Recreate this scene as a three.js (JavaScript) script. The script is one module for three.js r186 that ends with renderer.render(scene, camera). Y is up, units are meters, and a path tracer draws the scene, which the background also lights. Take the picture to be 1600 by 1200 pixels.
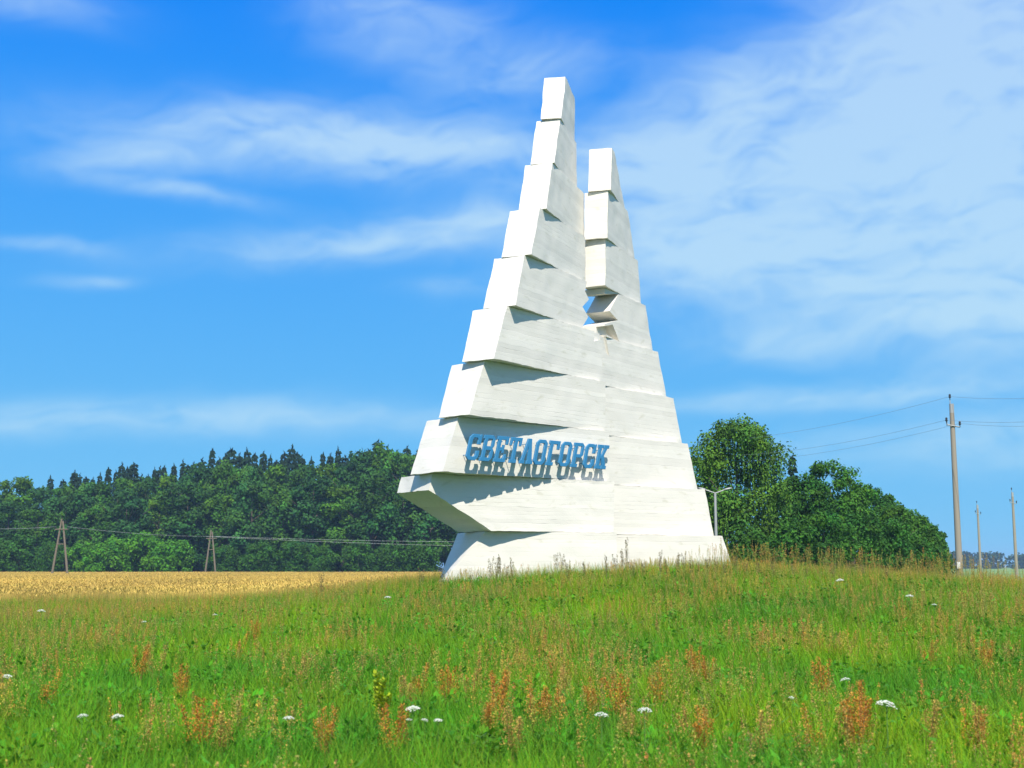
import * as THREE from 'three';
import { mergeGeometries, mergeVertices, toCreasedNormals } from 'three/addons/utils/BufferGeometryUtils.js';
import { ImprovedNoise } from 'three/addons/math/ImprovedNoise.js';
import { Brush, Evaluator, SUBTRACTION } from 'three-bvh-csg';

// ---------------------------------------------------------------- camera, sky, sun, exposure
const scene = new THREE.Scene();
const EYE = 1.7, PITCH = Math.atan(285 / 2000), FOV = 2 * Math.atan(600 / 2000) * 180 / Math.PI;
const camera = new THREE.PerspectiveCamera(FOV, 4 / 3, 0.1, 6000);
camera.position.set(0, EYE, 0);
camera.rotation.x = PITCH;
camera.focus = 38;
camera.userData.fStop = 3.2;
const renderer = new THREE.WebGLRenderer();
renderer.toneMapping = THREE.LinearToneMapping;
renderer.toneMappingExposure = 1.6;
renderer.shadowMap.enabled = true;

const SUN_EL = 50 * Math.PI / 180, SUN_AZ = 6 * Math.PI / 180;      // azimuth: to the right of straight behind the camera
const sunDir = new THREE.Vector3(Math.sin(SUN_AZ) * Math.cos(SUN_EL), Math.sin(SUN_EL), Math.cos(SUN_AZ) * Math.cos(SUN_EL));
const sun = new THREE.DirectionalLight(new THREE.Color(1.0, 0.95, 0.85), 4.1);
sun.name = 'sun';
sun.position.copy(sunDir).multiplyScalar(120).add(new THREE.Vector3(0, 0, -60));
sun.target.position.set(0, 0, -60);
sun.castShadow = true;
sun.shadow.radius = 1;
Object.assign(sun.shadow.camera, { left: -150, right: 150, top: 150, bottom: -150, near: 1, far: 500 });
scene.add(sun, sun.target);

let seed = 1;
const rnd = () => { seed = (seed + 0x6d2b79f5) | 0; let t = Math.imul(seed ^ (seed >>> 15), 1 | seed); t = (t + Math.imul(t ^ (t >>> 7), 61 | t)) ^ t; return ((t ^ (t >>> 14)) >>> 0) / 4294967296; };
const rr = (a, b) => a + (b - a) * rnd();
const clamp = (v, a = 0, b = 1) => Math.min(b, Math.max(a, v));
const sstep = (a, b, v) => { const t = clamp((v - a) / (b - a)); return t * t * (3 - 2 * t); };
const lerp = (a, b, t) => a + (b - a) * t;
const IN = new ImprovedNoise();
const noise = (x, y, z = 0) => IN.noise(x, y, z);
const fbm = (x, y, z, o) => { let s = 0, a = 0.5, f = 1; for (let i = 0; i < o; i++) { s += a * IN.noise(x * f, y * f, z + i * 7.3); a *= 0.5; f *= 2.03; } return s; };

// direction of a pixel of the 1600 x 1200 photograph; at() is the point that many metres in front of the camera
const cp = Math.cos(PITCH), sp = Math.sin(PITCH);
function ray(px, py) { const x = (px - 800) / 2000, y = (600 - py) / 2000; return new THREE.Vector3(x, y * cp + sp, y * sp - cp); }
function at(px, py, d) { const r = ray(px, py); return r.multiplyScalar(d / -r.z).add(new THREE.Vector3(0, EYE, 0)); }
const azel = (px, py) => { const r = ray(px, py).normalize(); return [Math.atan2(r.x, -r.z) * 180 / Math.PI, Math.asin(r.y) * 180 / Math.PI]; };

function makeSky() {
  const W = 4096, Hh = 2048, data = new Float32Array(W * Hh * 4);
  // cloud banks: centre, half widths, tilt, strength
  const banks = [
    [470, 215, 330, 52, -2, 0.78], [660, 235, 230, 40, 3, 0.55], [200, 250, 120, 22, -8, 0.42], [270, 300, 150, 14, 5, 0.5],
    [620, 375, 330, 30, -6, 0.62], [800, 345, 200, 34, -3, 0.4], [80, 386, 80, 11, 2, 0.45], [150, 440, 70, 9, -4, 0.35], [700, 452, 70, 14, -4, 0.3],
    [360, 648, 420, 26, -1, 0.5], [60, 665, 200, 24, 0, 0.3], [640, 40, 170, 60, 10, 0.5], [840, 110, 150, 40, -6, 0.38], [60, 10, 120, 30, 0, 0.3],
    [1130, 150, 150, 60, -14, 0.65], [1420, 90, 220, 150, -25, 1.0], [1560, 260, 150, 260, 0, 0.85], [1220, 260, 330, 90, 0, 0.8], [1020, 260, 150, 60, -5, 0.5],
    [1250, 400, 380, 100, 2, 0.72], [1100, 390, 200, 60, 0, 0.5], [1480, 480, 220, 60, 5, 0.6], [1230, 530, 130, 30, 3, 0.4], [1330, 615, 330, 22, -2, 0.5], [1560, 690, 300, 40, 0, 0.45],
  ].map(([x, y, w, h, tilt, s]) => { const [a, e] = azel(x, y); return { a, e, w: w / 2000 * 57.3, h: h / 2000 * 57.3, c: Math.cos(tilt / 57.3), s: Math.sin(tilt / 57.3), k: s }; });
  for (let j = 0; j < Hh; j++) {
    const el = ((j + 0.5) / Hh - 0.5) * 180;
    for (let i = 0; i < W; i++) {
      const o = (j * W + i) * 4;
      data[o + 3] = 1;
      if (el < -0.5) { data[o] = 0.16; data[o + 1] = 0.30; data[o + 2] = 0.46; continue; }
      const u = (i + 0.5) / W * 360 - 180;                              // azimuth as the texture has it: atan2(z, x)
      let az = u + 90; if (az > 180) az -= 360;                         // 0 towards -z, positive to the right
      const ta = clamp(el / 25), tb = clamp((el - 18) / 60);
      let r = lerp(lerp(0.23, 0.006, Math.pow(ta, 0.5)), 0.012, tb), g = lerp(lerp(0.53, 0.225, Math.pow(ta, 0.85)), 0.15, tb), b = lerp(lerp(0.80, 0.84, ta), 0.62, tb);
      const inView = Math.abs(az) < 40 && el < 34;
      const ca = Math.cos(az / 57.3), sa = Math.sin(az / 57.3);
      const X = sa * 30, Z = ca * 30;                                   // seamless round the horizon
      const wx = inView ? fbm(az * 0.16, el * 0.3, 3.1, 3) * 3.2 : fbm(X * 0.16, el * 0.3, Z * 0.16, 2) * 3.2;
      const wy = inView ? fbm(az * 0.16, el * 0.3, 9.7, 3) * 2.0 : fbm(X * 0.16 + 40, el * 0.3, Z * 0.16, 2) * 2.0;
      let cover = 0;
      const ea = az + wx * 0.55, ee = el + wy * 0.45;
      if (Math.abs(az) < 60) for (const k of banks) {
        const dx = ea - k.a, dy = ee - k.e, p = (dx * k.c - dy * k.s) / k.w, q = (dx * k.s + dy * k.c) / k.h, d = p * p + q * q;
        if (d < 5) cover += k.k * Math.exp(-d * 1.25);
      }
      const out = Math.max(sstep(24, 42, Math.abs(az)), sstep(25, 36, el));
      if (out > 0) cover = lerp(cover, 0.62 * sstep(-0.25, 0.4, fbm(X * 0.05, el * 0.07, Z * 0.05, 3) + 0.06), out);
      const n1 = inView ? fbm((az + wx) * 0.33 + 11, (el + wy) * 1.05 - az * 0.06, 1.7, 6) : fbm((X + wx) * 0.33, (el + wy) * 1.0, Z * 0.33, 4);
      const n2 = inView ? fbm((az + wx * 1.6) * 1.1, (el + wy * 1.5) * 2.6 - az * 0.5, 5.2, 4) : 0;
      let c = clamp(cover * (0.9 + (1.15 * n1 + 0.3 * n2) * (1 - 0.3 * sstep(0.55, 1.4, cover))));
      c = 1 - Math.exp(-c * 0.92);
      const white = [0.63, 0.81, 0.84], k = clamp(c * 0.96), e = 0.72;   // e: the sky as bright as the exposure asks
      data[o] = lerp(r, white[0], k) * e; data[o + 1] = lerp(g, white[1], k) * e; data[o + 2] = lerp(b, white[2], k) * e;
    }
  }
  const t = new THREE.DataTexture(data, W, Hh, THREE.RGBAFormat, THREE.FloatType);
  t.mapping = THREE.EquirectangularReflectionMapping;
  t.magFilter = t.minFilter = THREE.LinearFilter;
  t.needsUpdate = true;
  return t;
}
const sky = makeSky();
scene.background = sky;
scene.environment = sky;
scene.fog = new THREE.FogExp2(new THREE.Color(0.42, 0.62, 0.86), 0.00028);

// ---------------------------------------------------------------- helpers
const taken = new Map();
function numbered(name) { const n = taken.get(name) ?? 0; taken.set(name, n + 1); return n ? `${name}_${String(n).padStart(3, '0')}` : name; }
function tag(o, label, category, group, kind) { if (label) o.userData.label = label; if (category) o.userData.category = category; if (group) o.userData.group = group; if (kind) o.userData.kind = kind; return o; }
function thing(name, label, category, [x, y, z], turn = 0, group) {
  const o = new THREE.Group(); o.name = numbered(name); o.position.set(x, y, z); o.rotation.y = turn; scene.add(o);
  return tag(o, label, category, group);
}
function part(name, geometry, material, parent) { const m = new THREE.Mesh(geometry, material); m.name = name; m.castShadow = m.receiveShadow = true; parent.add(m); return m; }
function ground(name, geometry, material) { const m = part(name, geometry, material, scene); m.userData.kind = 'structure'; return m; }
const std = (r, g, b, rough = 0.85, more = {}) => new THREE.MeshStandardMaterial({ color: new THREE.Color().setRGB(r, g, b), roughness: rough, side: THREE.DoubleSide, ...more });
const leafMat = (tr = 0.3, rough = 0.9, more = {}) => new THREE.MeshPhysicalMaterial({ color: 0xffffff, vertexColors: true, roughness: rough, transmission: tr, thickness: 0, specularIntensity: 0.25, side: THREE.DoubleSide, ...more });
function tube(points, r0, r1 = r0, sides = 6) {                        // a tapered tube along straight pieces
  const pos = [], idx = [], n = points.length;
  for (let i = 0; i < n; i++) {
    const a = points[Math.max(0, i - 1)], b = points[Math.min(n - 1, i + 1)], d = b.clone().sub(a).normalize();
    const u = Math.abs(d.y) > 0.9 ? new THREE.Vector3(1, 0, 0).cross(d).normalize() : new THREE.Vector3(0, 1, 0).cross(d).normalize(), v = d.clone().cross(u), r = lerp(r0, r1, n > 1 ? i / (n - 1) : 0);
    for (let k = 0; k < sides; k++) { const t = k / sides * Math.PI * 2, p = points[i].clone().addScaledVector(u, Math.cos(t) * r).addScaledVector(v, Math.sin(t) * r); pos.push(p.x, p.y, p.z); }
  }
  for (let i = 0; i < n - 1; i++) for (let k = 0; k < sides; k++) { const a = i * sides + k, b = i * sides + (k + 1) % sides; idx.push(a, b, a + sides, b, b + sides, a + sides); }
  for (const base of [0, (n - 1) * sides]) for (let k = 1; k < sides - 1; k++) idx.push(base, base + (base ? k : k + 1), base + (base ? k + 1 : k));
  const g = new THREE.BufferGeometry();
  g.setAttribute('position', new THREE.Float32BufferAttribute(pos, 3)); g.setIndex(idx); g.computeVertexNormals();
  return g;
}
const V = (x, y, z) => new THREE.Vector3(x, y, z);
const plainMerge = (list) => mergeGeometries(list.map((g) => { const q = g.index ? g.toNonIndexed() : g.clone(); for (const n of Object.keys(q.attributes)) if (n !== 'position' && n !== 'normal') q.deleteAttribute(n); return q; }));
class Faces {                                                          // coloured small faces
  constructor() { this.p = []; this.c = []; this.i = []; }
  diamond(o, u, v, c, fold = 0) {                                      // a leaf: base, sides, tip; u along, v across
    const b = this.p.length / 3, nx = u.y * v.z - u.z * v.y, ny = u.z * v.x - u.x * v.z, nz = u.x * v.y - u.y * v.x, l = fold / (Math.hypot(nx, ny, nz) + 1e-9) * v.length();
    this.p.push(o.x, o.y, o.z, o.x + u.x * 0.45 + v.x + nx * l, o.y + u.y * 0.45 + v.y + ny * l, o.z + u.z * 0.45 + v.z + nz * l, o.x + u.x, o.y + u.y, o.z + u.z, o.x + u.x * 0.45 - v.x + nx * l, o.y + u.y * 0.45 - v.y + ny * l, o.z + u.z * 0.45 - v.z + nz * l);
    for (let k = 0; k < 4; k++) this.c.push(c[0], c[1], c[2]);
    this.i.push(b, b + 1, b + 2, b, b + 2, b + 3);
  }
  blade(o, dx, dz, h, w, bend, c) {                                    // a grass blade of two pieces
    const b = this.p.length / 3, sx = -dz * w, sz = dx * w;
    const m = [o.x + dx * bend * 0.3, o.y + h * 0.6, o.z + dz * bend * 0.3], t = [o.x + dx * bend, o.y + h, o.z + dz * bend];
    this.p.push(o.x - sx, o.y, o.z - sz, o.x + sx, o.y, o.z + sz, m[0] - sx * 0.8, m[1], m[2] - sz * 0.8, m[0] + sx * 0.8, m[1], m[2] + sz * 0.8, ...t);
    for (let k = 0; k < 5; k++) this.c.push(c[0], c[1], c[2]);
    this.i.push(b, b + 1, b + 2, b + 1, b + 3, b + 2, b + 2, b + 3, b + 4);
  }
  add(g, c) { const q = g.index ? g : mergeVertices(g), b = this.p.length / 3; for (const x of q.attributes.position.array) this.p.push(x); for (let k = 0; k < q.attributes.position.count; k++) this.c.push(...c); for (const x of q.index.array) this.i.push(b + x); }
  build() {
    const g = new THREE.BufferGeometry();
    g.setAttribute('position', new THREE.Float32BufferAttribute(this.p, 3)); g.setAttribute('color', new THREE.Float32BufferAttribute(this.c, 3)); g.setIndex(this.i); g.computeVertexNormals();
    return g;
  }
}

// ---------------------------------------------------------------- the ground
const ridge = [[-60, 0], [-16, 0.02], [-12, 0.1], [-9, 0.25], [-6, 0.52], [-3, 0.86], [-1, 1.04], [2, 1.2], [6, 1.36], [9, 1.2], [12, 1.0], [15, 0.82], [20, 0.6], [45, 0.3], [80, 0]];
function ridgeAt(x) { for (let i = 1; i < ridge.length; i++) if (x < ridge[i][0]) { const [a, p] = ridge[i - 1], [b, q] = ridge[i]; return lerp(p, q, sstep(a, b, x) * 0.5 + clamp((x - a) / (b - a)) * 0.5); } return 0; }
function land(x, z) {
  const d = -z;
  const m = ridgeAt(x) * sstep(13, 37, d) * (1 - sstep(46, 64, d));
  return m + 0.05 * noise(x * 0.35, z * 0.35, 2) * (d < 90 ? 1 : 0) + 0.1 * noise(x * 0.09, z * 0.09, 5) * (d < 60 ? 1 : 0.4);
}
const wheatEdge = (x) => 51 + 5 * noise(x * 0.2, 3.3, 1) + 3 * noise(x * 0.9, 1.3, 1) + Math.max(0, x + 9) * 0.7;   // metres in front of the camera where the wheat begins
const isWheat = (x, z) => x < 3 && -z > wheatEdge(x) && -z < 214;
{
  const xs = [], zs = [];
  for (let v = -60; v <= 60; v += 0.75) xs.push(v);
  for (let v = 60, s = 1.5; v < 2600; s *= 1.22) { v += s; xs.push(v); xs.unshift(-v); }
  for (let v = 20; v > -72; v -= 0.75) zs.push(v);
  for (let v = -72, s = 1.5; v > -2600; s *= 1.15) { v -= s; zs.push(v); }
  zs.unshift(2600, 800, 250, 90, 40);
  const pos = [], col = [], idx = [], C = new THREE.Color();
  for (const z of zs) for (const x of xs) {
    pos.push(x, land(x, z), z);
    const n = 0.85 + 0.4 * noise(x * 0.5, z * 0.5, 8);
    if (isWheat(x, z)) C.setRGB(0.40 * n, 0.29 * n, 0.09 * n);
    else if (-z > 220 && x < 30 && x > -400) C.setRGB(0.03 * n, 0.05 * n, 0.015);
    else if (-z > 72) { const s = noise(x * 0.01, z * 0.03, 4); C.setRGB((0.2 + 0.12 * s) * n, (0.3 + 0.03 * s) * n, 0.05 * n); }
    else C.setRGB(0.06 * n, 0.12 * n, 0.015 * n);
    col.push(C.r, C.g, C.b);
  }
  const w = xs.length;
  for (let j = 0; j < zs.length - 1; j++) for (let i = 0; i < w - 1; i++) { const a = j * w + i; idx.push(a, a + 1, a + w, a + 1, a + w + 1, a + w); }
  const g = new THREE.BufferGeometry();
  g.setAttribute('position', new THREE.Float32BufferAttribute(pos, 3)); g.setAttribute('color', new THREE.Float32BufferAttribute(col, 3)); g.setIndex(idx); g.computeVertexNormals();
  ground('ground', g, new THREE.MeshStandardMaterial({ vertexColors: true, roughness: 1, side: THREE.DoubleSide }));
}

// ---------------------------------------------------------------- the monument
function boardTexture(color) {                                         // white paint over the print of formwork boards, 6 m x 3 m
  const W = 2048, H = 1024, d = new Uint8Array(W * H * 4), px = 6 / W, rows = [];
  for (let y = 0; y < 3;) { const h = 0.11 + 0.05 * rnd(); rows.push([y, h, rnd(), rnd()]); y += h; }
  rows[rows.length - 1][1] = 3 - rows[rows.length - 1][0];
  for (let j = 0; j < H; j++) {
    const y = j * 3 / H, k = rows.findIndex(([a, h]) => y < a + h), [y0, h, tone, ph] = rows[Math.max(0, k)], inRow = y - y0;
    for (let i = 0; i < W; i++) {
      const x = i * px, o = (j * W + i) * 4, cx = Math.cos(x / 6 * Math.PI * 2) * 1.0, sx = Math.sin(x / 6 * Math.PI * 2) * 1.0;
      const along = fbm(cx * 1.6 + 5 + ph * 9, sx * 1.6, ph * 31 + k, 2);
      const seam = inRow < 0.008 ? clamp(0.35 + along * 1.6) : 0;      // a seam shows here and there
      const fine = fbm(cx * 30, sx * 30 + y * 46, 3, 2), blot = fbm(cx * 2.2 + 20 + Math.cos(y / 3 * Math.PI * 2) * 3.1, sx * 2.2, Math.sin(y / 3 * Math.PI * 2) * 3.1, 5);
      if (color) {
        const wear = sstep(0.2, 0.42, blot + 0.25 * fine + 0.2 * (tone - 0.5)), crack = seam > 0.62 ? 0.26 * sstep(0.62, 1, seam) : 0;
        const v = 0.93 + 0.05 * (tone - 0.5) + 0.05 * fine - 0.05 * wear - crack * 0.6;
        d[o] = clamp(v + 0.012) * 243; d[o + 1] = clamp(v) * 241; d[o + 2] = clamp(v - 0.02 - 0.02 * wear) * 240;
      } else d[o] = d[o + 1] = d[o + 2] = clamp(0.62 + 0.22 * (tone - 0.5) + 0.14 * fine - 0.45 * seam) * 255;
      d[o + 3] = 255;
    }
  }
  const t = new THREE.DataTexture(d, W, H);
  t.wrapS = t.wrapT = THREE.RepeatWrapping; t.magFilter = THREE.LinearFilter; if (color) t.colorSpace = THREE.SRGBColorSpace; t.repeat.set(1 / 6, 1 / 3); t.needsUpdate = true;
  return t;
}
seed = 77; const paintMap = boardTexture(true); seed = 77; const paintBump = boardTexture(false);
const concrete = new THREE.MeshStandardMaterial({ map: paintMap, bumpMap: paintBump, bumpScale: 0.012, roughness: 0.82, vertexColors: true, color: new THREE.Color().setRGB(0.93, 0.915, 0.85), side: THREE.DoubleSide });
const O = V(1.5, 1.0, -39.5);                                          // the base of the monument
const wobble = (p) => { const a = 0.02, f = 1.7; return V(p.x + a * noise(p.x * f, p.y * f, p.z * f) + 0.009 * noise(p.x * 6, p.y * 6, p.z * 6), p.y + a * noise(p.x * f + 9, p.y * f, p.z * f) + 0.018 * noise(p.x * 5, p.y * 5 + 4, p.z * 5), p.z + a * noise(p.x * f, p.y * f + 9, p.z * f)); };
function solid(front, back, yaw, step = 0.16) {                        // a prism between two like outlines (lists of points), its faces cut small and slightly uneven
  const pos = [], nor = [], uv = [], d = V(Math.cos(yaw), 0, -Math.sin(yaw)), n = V(Math.sin(yaw), 0, Math.cos(yaw));
  const tint = [];
  const put = (quad, alongEnd, t = [1, 1, 1]) => {                                    // quad: a b c d, cut into a grid
    const [a, b, c, e] = quad, nu = Math.max(1, Math.round(Math.max(a.distanceTo(b), e.distanceTo(c)) / step)), nv = Math.max(1, Math.round(Math.max(a.distanceTo(e), b.distanceTo(c)) / step));
    const P = (i, j) => { const u = i / nu, v = j / nv, p = a.clone().lerp(b, u), q = e.clone().lerp(c, u); return p.lerp(q, v); };
    const tri = (x, y, z) => {
      for (const p of [x, y, z]) { tint.push(...t); const w = wobble(p).sub(O); pos.push(w.x, w.y, w.z); uv.push((alongEnd ? p.dot(n) : p.dot(d)) + yaw * 3, p.y + yaw * 1.3); }
    };
    for (let i = 0; i < nu; i++) for (let j = 0; j < nv; j++) { const p = P(i, j), q = P(i + 1, j), r = P(i + 1, j + 1), s = P(i, j + 1); tri(p, q, r); tri(p, r, s); }
  };
  const m = front.length;
  const cap = (o) => (m === 4 ? [[o[0], o[1], o[2], o[3]]] : [[o[0], o[1], o[4], o[0].clone().lerp(o[4], 0)], [o[1], o[2], o[3], o[4]]]);
  for (const q of cap(front)) put(q, false);
  for (const q of cap(back)) put([q[3], q[2], q[1], q[0]], false);
  for (let i = 0; i < m; i++) { const k = (i + 1) % m; put([front[k], front[i], back[i], back[k]], Math.abs(front[i].y - front[k].y) > 0.3); }
  const g = new THREE.BufferGeometry();
  g.setAttribute('position', new THREE.Float32BufferAttribute(pos, 3)); g.setAttribute('uv', new THREE.Float32BufferAttribute(uv, 2)); g.setAttribute('color', new THREE.Float32BufferAttribute(tint, 3));
  g.computeVertexNormals();
  return toCreasedNormals(g, 0.5);
}
const depthOf = (yaw, t) => V(-Math.sin(yaw) * t, 0, -Math.cos(yaw) * t);
// each course: yaw, top, bottom; corner at the near end (x, z) top, far end top, near end bottom, far end bottom; thickness top, bottom
const nearWing = [
  [79, 17.40, 15.65, 1.74, -39.62, 2.13, -41.61, 1.55, -38.63, 2.11, -41.53, 0.71, 0.65],
  [75, 15.65, 13.95, 1.52, -38.71, 2.15, -41.07, 1.29, -37.87, 2.14, -41.01, 0.77, 0.74],
  [70.5, 13.95, 12.33, 1.23, -37.86, 2.39, -41.14, 1.03, -37.30, 2.37, -41.10, 0.87, 0.88],
  [66, 12.33, 10.75, 0.83, -37.16, 2.40, -40.69, 0.57, -36.58, 2.39, -40.66, 0.98, 0.97],
  [60.5, 10.75, 9.13, 0.38, -36.63, 2.50, -40.38, 0.09, -36.12, 2.48, -40.35, 1.03, 1.07],
  [55, 9.13, 7.51, -0.15, -36.18, 2.90, -40.54, -0.51, -35.66, 2.89, -40.51, 1.22, 1.12],
  [48.5, 7.51, 5.90, -0.78, -36.01, 2.97, -40.26, -1.19, -35.56, 2.95, -40.23, 1.29, 1.22],
  [41.5, 5.90, 4.31, -1.52, -36.00, 3.06, -40.05, -1.93, -35.64, 3.04, -40.04, 1.46, 1.48],
  [32, 4.31, 2.72, -2.25, -36.28, 3.17, -39.67, -0.60, -37.31, 3.15, -39.66, 1.93, 2.0],
  [22.6, 2.72, 0.75, -0.79, -37.62, 3.20, -39.28, -2.42, -36.94, 3.18, -39.27, 2.3, 2.3, [0.0, 0, -2.35]],   // the foot's end runs straight back
];
const farWing = [
  [75, 15.48, 13.95, 3.32, -41.00, 3.44, -41.45, 3.25, -40.76, 3.95, -43.36, 0.76, 0.76],
  [70.5, 13.95, 12.33, 3.16, -40.84, 4.04, -43.33, 3.12, -40.74, 4.38, -44.28, 0.79, 0.79],
  [66, 12.33, 10.75, 3.08, -40.89, 4.41, -43.86, 3.03, -40.79, 4.55, -44.19, 0.78, 0.78],
  [60.5, 10.75, 9.13, 3.05, -41.12, 4.67, -43.98, 3.01, -41.04, 4.97, -44.52, 0.86, 0.86],
  [55, 9.13, 7.51, 2.88, -40.98, 5.09, -44.14, 2.86, -40.96, 5.44, -44.63, 1.0, 1.0],
  [48.5, 7.51, 5.90, 2.69, -40.88, 5.61, -44.18, 2.68, -40.86, 5.94, -44.55, 1.1, 1.1],
  [41.5, 5.90, 4.31, 2.68, -41.02, 6.05, -44.01, 2.66, -41.01, 6.42, -44.33, 1.25, 1.25],
  [32, 4.31, 2.72, 2.66, -41.20, 6.57, -43.64, 2.65, -41.19, 6.87, -43.83, 1.4, 1.4],
  [22.6, 2.72, 0.75, 2.61, -41.35, 7.06, -43.20, 2.59, -41.35, 7.66, -43.46, 1.7, 1.7],
];
function courseBlock([deg, yt, yb, bx, bz, cx, cz, ex, ez, fx, fz, t0, t1, heel]) {
  const yaw = deg / 180 * Math.PI, g = 0.006;
  const front = [V(bx, yt - g, bz), V(ex, yb + g, ez), V(fx, yb + g, fz), V(cx, yt - g, cz)], D0 = depthOf(yaw, t0), D1 = depthOf(yaw, t1);
  return solid(front, [front[0].clone().add(D0), front[1].clone().add(heel ? V(...heel) : D1), front[2].clone().add(D1), front[3].clone().add(D0)], yaw);
}
function cutter(outline, [x, z], deg, n0, n1) {                        // a prism across a face: outline in (along, height), from n1 behind the face to n0 before it
  const yaw = deg / 180 * Math.PI, shape = new THREE.Shape(outline.map(([s, y]) => new THREE.Vector2(s, y)));
  const g = new THREE.ExtrudeGeometry(shape, { depth: n0 - n1, bevelEnabled: false });
  g.translate(0, 0, n1);
  g.applyMatrix4(new THREE.Matrix4().makeBasis(V(Math.cos(yaw), 0, -Math.sin(yaw)), V(0, 1, 0), V(Math.sin(yaw), 0, Math.cos(yaw))));
  g.translate(x - O.x, -O.y, z - O.z);
  g.setAttribute('color', new THREE.Float32BufferAttribute(new Array(g.attributes.position.count * 3).fill(1), 3));
  return g;
}
const evaluator = new Evaluator(); evaluator.useGroups = false; evaluator.attributes = ['position', 'normal', 'uv', 'color'];
function minus(g, ...cuts) {
  let a = new Brush(g); a.updateMatrixWorld();
  for (const c of cuts) { const b = new Brush(c); b.updateMatrixWorld(); a = evaluator.evaluate(a, b, SUBTRACTION); }
  return toCreasedNormals(a.geometry, 0.5);
}
const monument = thing('roadside_monument', 'towering white stepped concrete monument of two twisted wings with blue lettering and a star opening', 'monument', [O.x, O.y, O.z]);
const starNear = [[3.3, 11.78], [2.19, 11.35], [2.32, 10.75], [2.17, 10.41], [2.45, 10.19], [1.98, 9.87], [2.39, 9.61], [1.92, 9.16], [2.6, 9.02], [3.4, 9.02]];
const starFar = [[-2.1, 10.5], [0.1, 10.56], [1.05, 10.74], [0.33, 10.03], [0.97, 9.83], [-0.75, 9.33], [-2.13, 9.08]];
const legs = [[-0.8, 9.28], [0.585, 9.62], [1.05, 9.10], [0.08, 9.2], [0.34, 8.51], [-0.38, 8.93], [-0.86, 8.81]];
const legsNear = [[1.63, 9.3], [3.2, 9.7], [3.2, 8.4], [2.57, 8.45], [1.97, 8.89], [1.58, 8.79]];
nearWing.forEach((r, k) => {
  let g;
  if (k === 8) {                                                       // the course shaped like a ship's bow
    const yaw = r[0] / 180 * Math.PI, D = depthOf(yaw, 1.95);
    const front = [V(-2.25, 4.304, -36.28), V(-2.36, 3.84, -36.22), V(-0.60, 2.726, -37.31), V(3.15, 2.726, -39.66), V(3.17, 4.304, -39.67)];
    g = solid(front, front.map((p) => p.clone().add(D)), yaw);
  } else g = courseBlock(r);
  if (k === 4) g = minus(g, cutter(starNear, [1.26, -38.20], 60.5, 0.6, -3));
  if (k === 5) g = minus(g, cutter(legsNear, [1.70, -38.82], 55, 0.6, -0.1));
  const m = part('concrete_block', g, concrete, monument);
  if (k === 8) m.userData.label = 'course shaped like a ship bow with a slanting underside';
  if (k === 4) m.userData.label = 'block whose far end is cut to half a star';
});
farWing.forEach((r, k) => {
  let g = courseBlock(r);
  if (k === 3) g = minus(g, cutter(starFar, [3.05, -41.12], 60.5, 1, -3), cutter(legs, [3.05, -41.12], 60.5, 1, -0.3));
  if (k === 4) g = minus(g, cutter(legs, [3.05, -41.12], 60.5, 1, -0.1));
  const m = part('concrete_block', g, concrete, monument);
  if (k === 3) m.userData.label = 'block whose near end is cut to half a star';
});
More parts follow.
